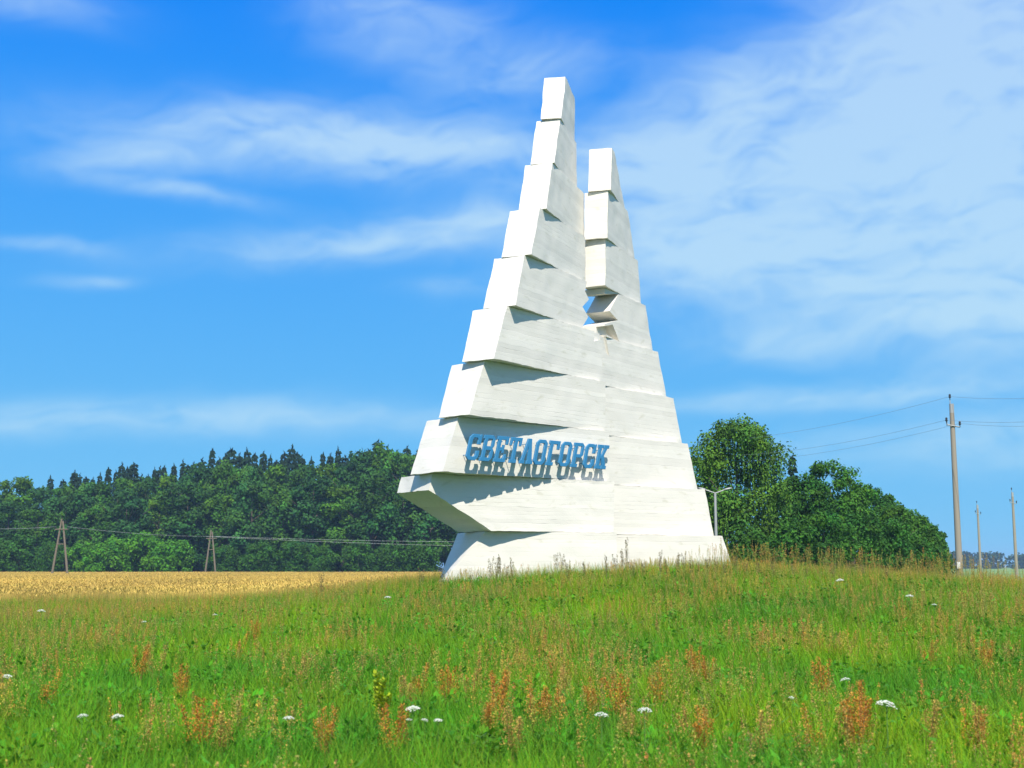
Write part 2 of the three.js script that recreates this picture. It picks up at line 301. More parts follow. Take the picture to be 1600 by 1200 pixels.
// lettering: condensed slab capitals, one unit high, standing off the wall
const box = (x0, y0, x1, y1) => [[x0, y0], [x1, y0], [x1, y1], [x0, y1]];
const W = 0.58, S = 0.145, B = 0.125;                                    // letter width, stem, slab
function oval(x0, y0, x1, y1, c) { return [[x0 + c, y0], [x1 - c, y0], [x1, y0 + c], [x1, y1 - c], [x1 - c, y1], [x0 + c, y1], [x0, y1 - c], [x0, y0 + c]]; }
const glyphs = {
  'С': [[oval(0, 0, W, 1, 0.13), [[S, B + 0.03], [W + 0.1, B + 0.03]]]],
  'В': [[[[0, 0], [W - 0.13, 0], [W, 0.12], [W, 0.42], [W - 0.07, 0.51], [W, 0.6], [W, 0.88], [W - 0.13, 1], [0, 1], [0, 1 - B], [0.06, 1 - B], [0.06, B], [0, B]], 'B']],
  'Е': [[[[0, 0], [W, 0], [W, 0.3], [W - 0.1, 0.3], [W - 0.13, B], [0.06 + S, B], [0.06 + S, 0.44], [0.33, 0.44], [0.33, 0.36], [0.42, 0.36], [0.42, 0.66], [0.33, 0.66], [0.33, 0.57], [0.06 + S, 0.57], [0.06 + S, 1 - B], [W - 0.13, 1 - B], [W - 0.1, 0.7], [W, 0.7], [W, 1], [0, 1], [0, 1 - B], [0.06, 1 - B], [0.06, B], [0, B]]]],
  'Т': [[[[0.12, 0], [W - 0.12, 0], [W - 0.12, B], [W / 2 + S / 2, B], [W / 2 + S / 2, 1 - B], [W - 0.1, 1 - B], [W - 0.08, 0.68], [W, 0.68], [W, 1], [0, 1], [0, 0.68], [0.08, 0.68], [0.1, 1 - B], [W / 2 - S / 2, 1 - B], [W / 2 - S / 2, B], [0.12, B]]]],
  'Л': [[[[-0.03, 0], [0.2, 0], [0.2, B], [0.15, B], [0.29, 0.76], [0.37, B], [0.32, B], [0.32, 0], [W + 0.05, 0], [W + 0.05, B], [W, B], [0.38, 1], [0.2, 1], [0.02, B], [-0.03, B]]]],
  'О': [[oval(0, 0, W, 1, 0.13), 'O']],
  'Г': [[[[0, 0], [0.36, 0], [0.36, B], [0.06 + S, B], [0.06 + S, 1 - B], [W - 0.13, 1 - B], [W - 0.1, 0.66], [W, 0.66], [W, 1], [0, 1], [0, 1 - B], [0.06, 1 - B], [0.06, B], [0, B]]]],
  'Р': [[[[0, 0], [0.34, 0], [0.34, B], [0.06 + S, B], [0.06 + S, 0.4], [W - 0.12, 0.4], [W, 0.52], [W, 0.88], [W - 0.12, 1], [0, 1], [0, 1 - B], [0.06, 1 - B], [0.06, B], [0, B]], 'P']],
  'К': [[[[0, 0], [0.28, 0], [0.28, B], [0.06 + S, B], [0.06 + S, 0.4], [0.28, 0.46], [0.4, B], [0.36, B], [0.36, 0], [W + 0.06, 0], [W + 0.06, B], [W, B], [0.4, 0.56], [0.54, 1 - B], [W + 0.05, 1 - B], [W + 0.05, 1], [0.34, 1], [0.34, 1 - B], [0.38, 1 - B], [0.29, 0.6], [0.06 + S, 0.52], [0.06 + S, 1 - B], [0.28, 1 - B], [0.28, 1], [0, 1], [0, 1 - B], [0.06, 1 - B], [0.06, B], [0, B]]]],
};
const C_OUT = [[0.13, 0], [W - 0.12, 0], [W, 0.13], [W, 0.36], [W - S, 0.36], [W - S, 0.2], [W - S - 0.06, B], [S + 0.05, B], [S, 0.2], [S, 0.8], [S + 0.05, 1 - B], [W - S - 0.06, 1 - B], [W - S, 0.8], [W - S, 0.62], [W, 0.62], [W, 1], [W - 0.06, 1], [W - 0.1, 0.95], [W - 0.16, 1], [0.13, 1], [0, 0.87], [0, 0.13]];
const letterPaint = std(0.03, 0.19, 0.37, 0.55);
{
  const yaw = 41.5 / 180 * Math.PI, text = 'СВЕТЛОГОРСК', pitch = 0.512, hgt = 0.74, stand = 0.24, y0 = 4.655;
  const start = V(-1.38 + Math.cos(yaw) * 0.04, y0 + 0.01, -35.84 - Math.sin(yaw) * 0.04).sub(O).addScaledVector(V(Math.sin(yaw), 0, Math.cos(yaw)), -0.21);
  [...text].forEach((ch, i) => {
    const [outline, hole] = ch === 'С' ? [C_OUT] : glyphs[ch][0];
    const path = (pts) => pts.map(([x, y]) => new THREE.Vector2(x * 0.73 + y * 0.2, y * hgt));
    const shape = new THREE.Shape(path(outline));
    const holes = hole === 'O' ? [oval(S, B, W - S, 1 - B, 0.05)] : hole === 'P' ? [box(0.06 + S, 0.53, W - S + 0.02, 1 - B)] : hole === 'B' ? [box(0.06 + S, B, W - S + 0.02, 0.43), box(0.06 + S, 0.57, W - S + 0.02, 1 - B)] : [];
    for (const h of holes) shape.holes.push(new THREE.Path(path(h)));
    const g = new THREE.ExtrudeGeometry(shape, { depth: 0.045, bevelEnabled: true, bevelThickness: 0.008, bevelSize: 0.008, bevelSegments: 1 });
    const list = [g];
    for (const [px, py] of [[0.15, 0.2], [0.25, 0.8]]) { const peg = new THREE.CylinderGeometry(0.012, 0.012, stand + 0.06, 5); peg.rotateX(Math.PI / 2); peg.translate(px * 0.8 + py * 0.2, py * hgt, -stand / 2); list.push(peg); }
    const m = plainMerge(list);
    m.translate(0, 0, stand);
    m.applyMatrix4(new THREE.Matrix4().makeBasis(V(Math.cos(yaw), 0, -Math.sin(yaw)), V(0, 1, 0), V(Math.sin(yaw), 0, Math.cos(yaw))));
    m.translate(start.x + Math.cos(yaw) * pitch * i, start.y + i * 0.001, start.z - Math.sin(yaw) * pitch * i);
    part('letter', m, letterPaint, monument);
  });
}

// ---------------------------------------------------------------- poles, wires and the lamp
const poleConcrete = std(0.29, 0.25, 0.19, 0.9, { map: null }), greyMetal = std(0.38, 0.38, 0.36, 0.6, { metalness: 0.3 }), darkGlass = std(0.03, 0.035, 0.04, 0.25), wood = std(0.17, 0.14, 0.095, 0.9), whitePaint = std(0.75, 0.75, 0.72, 0.6);
function insulator(p, parent) {
  const prof = [[0.0, 0], [0.02, 0], [0.02, 0.1], [0.055, 0.12], [0.06, 0.17], [0.035, 0.19], [0.055, 0.21], [0.05, 0.26], [0.025, 0.29], [0, 0.3]].map(([x, y]) => new THREE.Vector2(x, y));
  const g = new THREE.LatheGeometry(prof, 10); g.translate(p.x, p.y, p.z); return part('insulator', g, darkGlass, parent);
}
function concretePole(x, z, h, label, r = 0.145, group) {
  const y = land(x, z), t = thing('utility_pole', label, 'utility pole', [x, y - 0.1, z], 0, group);
  const g = new THREE.CylinderGeometry(r * 0.72, r * 1.15, h + 0.1, 12, 8); g.translate(0, (h + 0.1) / 2, 0); part('pole', g, poleConcrete, t);
  const cap = new THREE.CylinderGeometry(r * 0.74, r * 0.74, 0.5, 12); cap.translate(0, h - 0.15, 0); part('pole_cap', cap, greyMetal, t);
  part('crossarm', plainMerge([tube([V(-0.3, h - 0.95, 0.1), V(-0.28, h - 0.75, 0.1)], 0.02), tube([V(-0.3, h - 0.9, 0.14), V(0.3, h - 1.02, 0.14)], 0.03, 0.03, 4)]), greyMetal, t);
  part('top_pin', tube([V(-0.06, h - 0.1, 0), V(-0.06, h + 0.32, 0)], 0.02), greyMetal, t);
  insulator(V(-0.06, h + 0.28, 0), t); insulator(V(-0.32, h - 0.85, 0.14), t); insulator(V(0.3, h - 1.02, 0.14), t);
  return { top: V(x - 0.06, y - 0.1 + h + 0.45, z), left: V(x - 0.32, y - 0.1 + h - 0.68, z + 0.14), right: V(x + 0.3, y - 0.1 + h - 0.84, z + 0.14) };
}
const thinWire = std(0.2, 0.24, 0.28, 0.6), paleWire = std(0.36, 0.4, 0.36, 0.6);
function wire(a, b, sag, r, label) {
  const n = 24, pts = [];
  for (let i = 0; i <= n; i++) { const t = i / n, p = a.clone().lerp(b, t); p.y -= sag * 4 * t * (1 - t); pts.push(p); }
  const o = a.clone(), g = tube(pts.map((p) => p.sub(o)), r, r, 4), m = part(numbered('power_wire'), g, r < 0.015 ? thinWire : paleWire, scene);
  m.position.copy(o); return tag(m, label, 'wire', 'wires between the utility poles');
}
const P0 = at(1499, 885, 60);
const big = concretePole(P0.x, P0.z, 9.2, 'tall round concrete utility pole with three dark insulators, nearest on the right');
part('number_plate', new THREE.BoxGeometry(0.14, 0.3, 0.02).translate(-0.1, 1.75, 0.2), whitePaint, scene.getObjectByName('utility_pole'));
concretePole(at(1532, 885, 152).x, -152, 8.9, 'thin far utility pole standing left of the farthest right pole', 0.15);
concretePole(at(1588, 885, 126).x, -126, 8.9, 'thin far utility pole close to the right edge of the view', 0.15);
{
  const N = { top: at(1150, 687, 79), left: at(1143, 712, 79), right: at(1152, 722, 79) };
  wire(N.top, big.top, 0.25, 0.006, 'top wire running from the big pole down to the willow');
  wire(N.left, big.left, 0.3, 0.006, 'middle wire running from the big pole down to the willow');
  wire(N.right, big.right, 0.3, 0.006, 'lowest wire running from the big pole down to the willow');
  const E = { top: at(1790, 604, 47), left: at(1790, 636, 47), right: at(1790, 644, 47) };
  wire(big.top, E.top, 0.25, 0.006, 'top wire leaving the big pole to the right');
  wire(big.left, E.left, 0.3, 0.006, 'middle wire leaving the big pole to the right');
  wire(big.right, E.right, 0.3, 0.006, 'lowest wire leaving the big pole to the right');
}
function aPole(px, d, h, label, spread) {
  const x = at(px, 885, d).x, y = land(x, -d), t = thing('a_frame_pole', label, 'utility pole', [x, y, -d]);
  part('leg', tube([V(-spread, -0.2, 0), V(-0.08, h, 0)], 0.17, 0.12, 8), wood, t);
  part('leg', tube([V(spread, -0.2, 0.1), V(0.1, h - 0.3, 0.05)], 0.17, 0.12, 8), wood, t);
  part('crossarm', tube([V(-0.9, h - 1.4, 0.18), V(0.9, h - 1.4, 0.18)], 0.07, 0.07, 4), wood, t);
  part('brace', tube([V(-0.45 * spread, h * 0.58, 0.15), V(0.5 * spread, h * 0.58, 0.15)], 0.06, 0.06, 4), wood, t);
  insulator(V(-0.8, h - 1.35, 0.18), t); insulator(V(0.8, h - 1.35, 0.18), t); insulator(V(-0.08, h, 0), t);
  return { a: V(x - 0.8, y + h - 1.05, -d + 0.18), b: V(x + 0.8, y + h - 1.05, -d + 0.18) };
}
const A1 = aPole(94, 172, 8.0, 'wooden A-frame pole with two splayed legs at the left edge of the wheat', 1.15);
const A2 = aPole(329, 215, 7.7, 'wooden A-frame pole with splayed legs, second along the wood', 0.95);
wire(A1.b, A2.a, 0.3, 0.02, 'wire between the two wooden A-frame poles');
wire(A2.b, at(960, 846, 212), 0.4, 0.02, 'upper wire from the second A-frame pole towards the monument');
wire(A2.a, at(960, 856, 212), 0.4, 0.02, 'lower wire from the second A-frame pole towards the monument');
wire(at(-120, 822, 140), A1.a, 0.3, 0.02, 'wire entering from the left to the first A-frame pole');
{
  const p = at(1120, 885, 62), y = land(p.x, p.z), h = 5.35 - y, t = thing('street_lamp', 'grey double-armed street lamp behind the right edge of the monument', 'street lamp', [p.x, y, p.z]);
  part('pole', tube([V(0, -0.1, 0), V(0, h - 0.1, 0)], 0.09, 0.06, 8), greyMetal, t);
  for (const s of [-1, 1]) {
    part('arm', tube([V(0, h - 0.15, 0), V(s * 0.25, h - 0.06, 0), V(s * 0.5, h + 0.03, 0)], 0.035, 0.03, 6), greyMetal, t);
    const head = new THREE.SphereGeometry(1, 10, 6); head.scale(0.22, 0.055, 0.09); head.rotateZ(s * 0.22); head.translate(s * 0.62, h + 0.06, 0); part('lamp_head', head, greyMetal, t);
  }
}

// ---------------------------------------------------------------- trees
const bark = std(0.1, 0.08, 0.06, 0.95), crownMat = leafMat(0.25), needleMat = leafMat(0.08);
function broadCrown(s, o) {                                            // o: height, radius, base share, leaves, leaf size, colour
  seed = s;
  const F = new Faces(), { h, r, low = 0.1, n, size, color, clusters = 34, droop = 0, mid = 0.42 } = o, cs = [];
  for (let k = 0; k < clusters; k++) {
    const t = Math.pow(rnd(), 0.85), y = lerp(low, 0.9, t), prof = Math.sqrt(Math.max(0.05, 1 - Math.pow((y - mid) / (1.02 - mid), 2))) * (y < 0.3 ? lerp(0.78, 1, y / 0.3) : 1), flat = y < mid ? 1 : prof;
    const a = k * 2.4 + rr(-0.5, 0.5), q = r * (y < mid ? lerp(0.8, 1, y / mid) : flat) * rr(0.35, 0.85);
    cs.push({ p: V(Math.cos(a) * q, y * h, Math.sin(a) * q), r: r * rr(0.2, 0.38) * (y > 0.75 ? 0.75 : 1), tone: rr(0.65, 1.3), warm: rr(-0.15, 0.3) });
  }
  cs.push({ p: V(rr(-0.1, 0.1) * r, 0.9 * h, rr(-0.1, 0.1) * r), r: r * 0.26, tone: 1, warm: 0.1 });
  for (let k = 0; k < n; k++) {
    const c = cs[k % cs.length], d = V(rr(-1, 1), rr(-0.7, 1), rr(-1, 1)).normalize(), p = c.p.clone().addScaledVector(d, c.r * Math.pow(rnd(), 0.33) * rr(0.85, 1.18));
    p.y -= Math.abs(d.x * d.z) * c.r * 0.2;
    const nrm = d.clone().multiplyScalar(0.8).add(V(rr(-1, 1), rr(-0.6, 1), rr(-1, 1)).multiplyScalar(0.7)).normalize(), u = V(rr(-1, 1), rr(-1, 0.4), rr(-1, 1)).cross(nrm).normalize(), v = nrm.clone().cross(u);
    const L = size * rr(0.6, 1.35), q = c.tone * rr(0.75, 1.25), w = c.warm + rr(-0.1, 0.1);
    F.diamond(p, u.multiplyScalar(L), v.multiplyScalar(L * 0.36), [color[0] * q * (1 + w), color[1] * q, color[2] * q * (1 - w)], 0.12);
  }
  if (droop) for (let k = 0; k < droop; k++) {                         // hanging shoots
    const c = cs[Math.floor(rnd() * cs.length)], a = rnd() * 6.28, q = c.r * rr(0.6, 1.05), p = c.p.clone().add(V(Math.cos(a) * q, rr(-0.2, 0.6) * c.r, Math.sin(a) * q)), len = Math.min(rr(0.8, 3.0), p.y - 0.5), tone = rr(0.8, 1.45), steps = Math.ceil(len / (size * 0.42));
    for (let i = 0; i < steps; i++) {
      const b = rnd() * 6.28; p.y -= len / steps; p.x += rr(-0.03, 0.03); p.z += rr(-0.03, 0.03);
      F.diamond(p, V(Math.cos(b) * 0.45, -0.9, Math.sin(b) * 0.45).multiplyScalar(size * rr(0.7, 1.2)), V(-Math.sin(b), 0, Math.cos(b)).multiplyScalar(size * 0.22), [color[0] * tone * 1.15, color[1] * tone, color[2] * tone * 0.9], 0.1);
    }
  }
  return F.build();
}
function trunkGeo(s, h, r, limbs = 7) {
  seed = s; const list = [], top = V(rr(-0.3, 0.3), h * 0.82, rr(-0.3, 0.3));
  list.push(tube([V(0, -0.3, 0), V(0.05, h * 0.2, 0), top.clone().multiplyScalar(0.6), top], r, r * 0.18, 8));
  for (let k = 0; k < limbs; k++) { const y = h * rr(0.22, 0.6), a = rnd() * 6.28, l = h * rr(0.18, 0.3); list.push(tube([V(0, y, 0), V(Math.cos(a) * l * 0.5, y + l * 0.35, Math.sin(a) * l * 0.5), V(Math.cos(a) * l, y + l * 0.8, Math.sin(a) * l)], r * 0.4, r * 0.08, 5)); }
  return plainMerge(list);
}
function spruceCrown(s, h, r, color) {
  seed = s; const F = new Faces(), tiers = 40;
  const spray = (a, y, L, tone) => {
    const dx = Math.cos(a), dz = Math.sin(a), m = Math.max(2, Math.round(L / 0.4));
    for (let i = 0; i < m; i++) {
      const q = (i + 0.6) / m, p = V(dx * L * q, y - 0.38 * L * q * q + 0.1 * L * q, dz * L * q), w = 0.55 * (1 - q) + 0.42;
      for (const sd of [-1, 1]) F.diamond(p, V(dx * 0.7 - dz * sd * 0.7, rr(-0.75, -0.2), dz * 0.7 + dx * sd * 0.7).multiplyScalar(w * rr(0.8, 1.3)), V(-dz * 0.16 * sd, 0.34, dx * 0.16 * sd).multiplyScalar(w), [color[0] * tone, color[1] * tone, color[2] * tone], 0.05);
    }
  };
  for (let k = 0; k < tiers; k++) {
    const t = (k + rr(-0.3, 0.3)) / tiers, y = h * lerp(0.08, 0.97, t), len = r * Math.pow(1 - t, 0.8) * rr(0.8, 1.12) + 0.25, nb = Math.round(lerp(14, 6, t)), off = rnd() * 6.28;
    for (let b = 0; b < nb; b++) spray(b / nb * 6.283 + off + rr(-0.25, 0.25), y + rr(-0.3, 0.3), len * rr(0.6, 1.2), rr(0.65, 1.3));
  }
  for (let k = 0; k < 26; k++) { const a = rnd() * 6.28; F.diamond(V(0, h * rr(0.92, 0.975), 0), V(Math.cos(a) * 0.35, rr(-0.1, 0.75), Math.sin(a) * 0.35), V(-Math.sin(a) * 0.14, 0.05, Math.cos(a) * 0.14), color, 0); }
  return F.build();
}
// a few crowns and trunks, one unit set per kind; trees share them at their own size and turn
const broadKinds = [11, 12, 13, 14, 15, 16].map((s, i) => ({ crown: broadCrown(s, { h: 20, r: 5.4, low: 0.06, n: 9000, size: 0.55, clusters: 50, color: [[0.055, 0.165, 0.014], [0.038, 0.13, 0.02], [0.075, 0.2, 0.014], [0.032, 0.115, 0.024], [0.06, 0.175, 0.016], [0.045, 0.15, 0.026]][i] }), trunk: trunkGeo(s + 50, 20, 0.32) }));
const bushKind = [21, 22].map((s) => ({ crown: broadCrown(s, { h: 7, r: 4.2, low: 0.05, n: 6000, size: 0.42, clusters: 40, color: [[0.075, 0.25, 0.012], [0.04, 0.14, 0.014]][s - 21] }), trunk: trunkGeo(s + 50, 6, 0.14) }));
const spruceKinds = [31, 32, 33].map((s) => ({ crown: spruceCrown(s, 24, 3.6, [0.017, 0.045, 0.022]), trunk: tube([V(0, -0.3, 0), V(0, 23, 0)], 0.28, 0.03, 7) }));
function tree(name, kind, label, group, x, z, sx, sy, turn, mat = crownMat, category = 'tree') {
  const t = thing(name, label, category, [x, land(x, z), z], turn, group);
  t.scale.set(sx, sy, sx);
  part('trunk', kind.trunk, bark, t); part('crown', kind.crown, mat, t);
  return t;
}
const UNITS = ['', 'first', 'second', 'third', 'fourth', 'fifth', 'sixth', 'seventh', 'eighth', 'ninth', 'tenth', 'eleventh', 'twelfth', 'thirteenth', 'fourteenth', 'fifteenth', 'sixteenth', 'seventeenth', 'eighteenth', 'nineteenth'], TENS = [['', ''], ['', ''], ['twenty', 'twentieth'], ['thirty', 'thirtieth'], ['forty', 'fortieth'], ['fifty', 'fiftieth']];
const nth = (i) => { const n = i + 1; return n < 20 ? UNITS[n] : n % 10 ? TENS[(n - n % 10) / 10][0] + '-' + UNITS[n % 10] : TENS[n / 10][1]; };
const topAt = (px, py, d) => at(px, py, d).y;
// spruces whose tips stand above the wood: pixel column and tip
[[72, 742], [110, 733], [128, 742], [150, 737], [163, 727], [184, 721], [203, 719], [216, 738], [236, 728], [251, 724], [280, 716], [297, 720], [326, 697], [338, 712], [356, 696], [381, 698], [407, 702], [428, 715], [452, 693], [467, 709], [501, 703], [525, 696], [548, 716], [587, 684], [634, 694], [92, 746], [118, 738], [139, 744], [175, 732], [193, 726], [226, 738], [244, 727], [266, 722], [288, 722], [310, 714], [347, 705], [369, 706], [393, 704], [418, 708], [440, 702], [460, 702], [483, 712], [513, 706], [536, 708], [560, 706], [574, 698], [603, 694], [618, 700], [650, 702]].sort((a, b) => a[0] - b[0]).forEach(([px, py], i) => {
  seed = 400 + i; const d = rr(250, 262), p = at(px, 885, d), h = topAt(px, py, d), k = i % 3;
  tree('spruce_tree', spruceKinds[k], `dark pointed spruce above the wood, ${nth(i)} spruce tip from the left`, 'spruces of the wood behind the wheat', p.x, -d, h / 24 * rr(0.6, 1.15), h / 24, rnd() * 6.28, needleMat);
});
// broadleaf trees of the wood: back row, then front row
const backRow = [[-60, 752], [-15, 748], [25, 742], [62, 757], [98, 752], [140, 748], [180, 742], [222, 742], [262, 738], [304, 722], [345, 716], [388, 722], [430, 722], [470, 722], [512, 722], [556, 702], [592, 690], [622, 702], [660, 708], [700, 715], [745, 720]];
backRow.forEach(([px, py], i) => {
  seed = 500 + i; const d = rr(238, 246), p = at(px, 885, d), h = topAt(px, py + 2, d);
  tree('broadleaf_tree', broadKinds[i % 6], `tall green broadleaf tree in the back row of the wood, ${nth(i)} from the left`, 'back row of the wood behind the wheat', p.x, -d, h / 19.4 * rr(0.8, 1.0), h / 19.4, rnd() * 6.28);
});
const frontRow = [[-50, 800], [8, 782], [55, 795], [100, 772], [150, 785], [195, 762], [245, 778], [292, 752], [342, 770], [392, 748], [440, 765], [488, 742], [535, 758], [582, 730], [628, 748], [672, 738], [715, 755], [760, 740]];
frontRow.forEach(([px, py], i) => {
  seed = 600 + i; const d = rr(226, 234), p = at(px, 885, d), h = topAt(px, py, d);
  tree('broadleaf_tree', broadKinds[(i * 5 + 2) % 6], `rounded green broadleaf tree in the front row of the wood, ${nth(i)} from the left`, 'front row of the wood behind the wheat', p.x, -d, h / 19.4 * rr(1.05, 1.3), h / 19.4, rnd() * 6.28);
});
[[30, 838], [135, 850], [175, 842], [225, 835], [270, 845], [-10, 850], [80, 852], [350, 855], [405, 850], [455, 846], [500, 856], [560, 848], [610, 852], [660, 846]].forEach(([px, py], i) => {
  seed = 700 + i; const d = rr(217, 222), p = at(px, 885, d), h = topAt(px, py, d), bright = i >= 1 && i <= 4;
  tree('leafy_bush', bushKind[bright ? 0 : 1], bright ? `bright green bush between the two A-frame poles, ${nth(i - 1)} from the left` : `low green bush under the wood, ${i === 0 ? 'left of the first A-frame pole' : i === 5 ? 'cut by the left picture edge' : i === 6 ? 'just behind the first A-frame pole' : nth(i - 7) + ' right of the second A-frame pole'}`, 'bushes along the foot of the wood', p.x, -d, h / 6.8 * rr(0.9, 1.15), h / 6.8, rnd() * 6.28, crownMat, 'bush');
});
// the clump on the right
function ownTree(name, s, o, label, px, d, category = 'tree') {
  const p = at(px, 885, d), t = thing(name, label, category, [p.x, land(p.x, -d), -d]);
  part('trunk', trunkGeo(s + 1, o.h * 0.9, o.h * 0.022, 9), bark, t); part('crown', broadCrown(s, o), crownMat, t);
}
ownTree('willow_tree', 801, { h: 11.4, r: 3.5, low: 0.06, mid: 0.58, n: 34000, size: 0.18, clusters: 100, droop: 420, color: [0.075, 0.19, 0.022] }, 'tallest tree of the right clump, drooping crown beside the monument', 1158, 80);
ownTree('broadleaf_tree', 803, { h: 9.6, r: 1.6, low: 0.05, n: 6000, size: 0.2, clusters: 34, color: [0.034, 0.1, 0.022] }, 'dark narrow tree half hidden by the right edge of the monument', 1092, 86);
{ const p = at(1243, 885, 92), h = topAt(1243, 707, 92); tree('spruce_tree', spruceKinds[1], 'small dark spruce tip between the willow and the rounded tree', undefined, p.x, -92, h / 24 * 0.8, h / 24, 1, needleMat); }
const clump = [
  [1305, 706, 88, 2.5, 'rounded green tree rising highest right of the willow'], [1266, 728, 84, 2.2, 'dense dark tree directly right of the willow'], [1228, 738, 86, 1.8, 'dark tree half hidden behind the right side of the willow'], [1345, 742, 90, 1.8, 'green tree just right of the rounded high tree'],
  [1378, 752, 94, 1.6, 'green tree with a small pointed top in the middle of the sloping clump'], [1402, 776, 92, 1.9, 'green tree on the falling slope of the right clump'], [1432, 790, 96, 1.9, 'green tree third from the right end of the clump'],
  [1450, 812, 98, 1.5, 'green tree second from the right end of the clump'], [1466, 824, 100, 1.0, 'small rounded tree at the right end of the clump'],
];
clump.forEach(([px, py, d, r, label], i) => ownTree('broadleaf_tree', 820 + i * 3, { h: topAt(px, py, d) - 0.1, r, low: 0.02, n: 13000, size: 0.18, clusters: 70, color: [[0.052, 0.17, 0.016], [0.04, 0.14, 0.016], [0.058, 0.175, 0.018]][i % 3] }, label, px, d));
[[1235, 808, 74, 2.0], [1285, 795, 76, 2.4], [1335, 800, 78, 2.4], [1385, 812, 82, 2.2], [1425, 836, 84, 1.9], [1190, 830, 72, 1.6], [1455, 850, 88, 1.6]].forEach(([px, py, d, r], i) =>
  ownTree('leafy_bush', 860 + i * 3, { h: topAt(px, py, d), r, low: 0.02, n: 7000, size: 0.18, clusters: 50, color: [0.042, 0.145, 0.015] }, `dark green bush under the right clump, ${['below the gap right of the willow', 'below the rounded high tree', 'left of the middle of the clump', 'right of the middle of the clump', 'second from its right end', 'under the drooping willow shoots', 'lowest, at its right end'][i]}`, px, d, 'bush'));
{ // the wood on the horizon
  seed = 950; const F = new Faces();
  for (let k = 0; k < 260; k++) {
    const x = rr(180, 560), z = -rr(930, 980), h = rr(9.5, 13), r = rr(4, 7);
    for (let i = 0; i < 90; i++) { const d = V(rr(-1, 1), rr(-1, 1), rr(-1, 1)).normalize(), p = V(x + d.x * r, h * 0.5 + d.y * h * 0.5, z + d.z * r), a = rnd() * 6.28, q = rr(0.7, 1.3); F.diamond(p, V(Math.cos(a) * 2, rr(-1.5, 0.6), Math.sin(a) * 2), V(-Math.sin(a) * 0.9, 0.7, Math.cos(a) * 0.9), [0.03 * q, 0.07 * q, 0.022 * q], 0.1); }
  }
  const m = part('distant_wood', F.build(), crownMat, scene); tag(m, 'low dark wood on the far horizon behind the right poles', 'wood', null, 'stuff');
}

// ---------------------------------------------------------------- wheat, meadow grass, sorrel and flowers
const blade = leafMat(0.35);
function scatter(name, geometries, mat, spots, label, category) {      // copies of a few tufts; spots: x, z, size, turn, colour
  const per = geometries.map(() => []); spots.forEach((s, i) => per[i % geometries.length].push(s));
  const root = new THREE.Group(); root.name = name; tag(root, label, category, null, 'stuff'); scene.add(root);
  const M = new THREE.Matrix4(), q = new THREE.Quaternion(), C = new THREE.Color(), up = V(0, 1, 0);
  geometries.forEach((g, k) => {
    const im = new THREE.InstancedMesh(g, mat, per[k].length); im.name = `${name}_tufts`; im.castShadow = im.receiveShadow = true; im.userData.kind = 'stuff';
    per[k].forEach(([x, z, s, c, sy = s], i) => { M.compose(V(x, land(x, z) - 0.02, z), q.setFromAxisAngle(up, (i * 2.399) % 6.283), V(s, sy, s)); im.setMatrixAt(i, M); im.setColorAt(i, C.setRGB(...c)); });
    root.add(im);
  });
  return root;
}
function grassTuft(s, n, spread, h0, h1, w, c) {
  seed = s; const F = new Faces();
  for (let k = 0; k < n; k++) { const a = rnd() * 6.283, b = rnd() * 6.283, q = spread * Math.sqrt(rnd()), h = rr(h0, h1), t = rr(0.75, 1.25); F.blade(V(Math.cos(a) * q, 0, Math.sin(a) * q), Math.cos(b), Math.sin(b), h, w * rr(0.6, 1.2), h * rr(0.15, 1.0), [c[0] * t * rr(0.85, 1.25), c[1] * t, c[2] * t]); }
  return F.build();
}
function seedHead(s, h, len, wide, n, stemC, headC, size) {            // a stem with a loose spike of small seeds
  seed = s; const F = new Faces(), lean = rr(-0.04, 0.16), lz = rr(-0.06, 0.06);
  F.add(tube([V(0, 0, 0), V(lean * 0.4, h * 0.55, lz * 0.4), V(lean, h, lz)], 0.0035, 0.0015, 3), stemC);
  for (let k = 0; k < n; k++) {
    const t = Math.pow(rnd(), 0.9), y = h - len * (1 - t), a = rnd() * 6.283, q = wide * (1 - t * 0.8) * rr(0.15, 1), p = V(lean * y / h + Math.cos(a) * q, y + q * 0.6, lz * y / h + Math.sin(a) * q), b = rnd() * 6.283, tone = rr(0.7, 1.35);
    F.diamond(p, V(Math.cos(b) * 0.5, rr(0.2, 1), Math.sin(b) * 0.5).multiplyScalar(size * rr(0.7, 1.3)), V(-Math.sin(b), 0.2, Math.cos(b)).multiplyScalar(size * 0.38), [headC[0] * tone, headC[1] * tone * rr(0.85, 1.2), headC[2] * tone], 0.2);
  }
  return F.build();
}
const patch = (x, z) => noise(x * 0.33, z * 0.22, 11) + 0.5 * noise(x * 0.9, z * 0.7, 4);
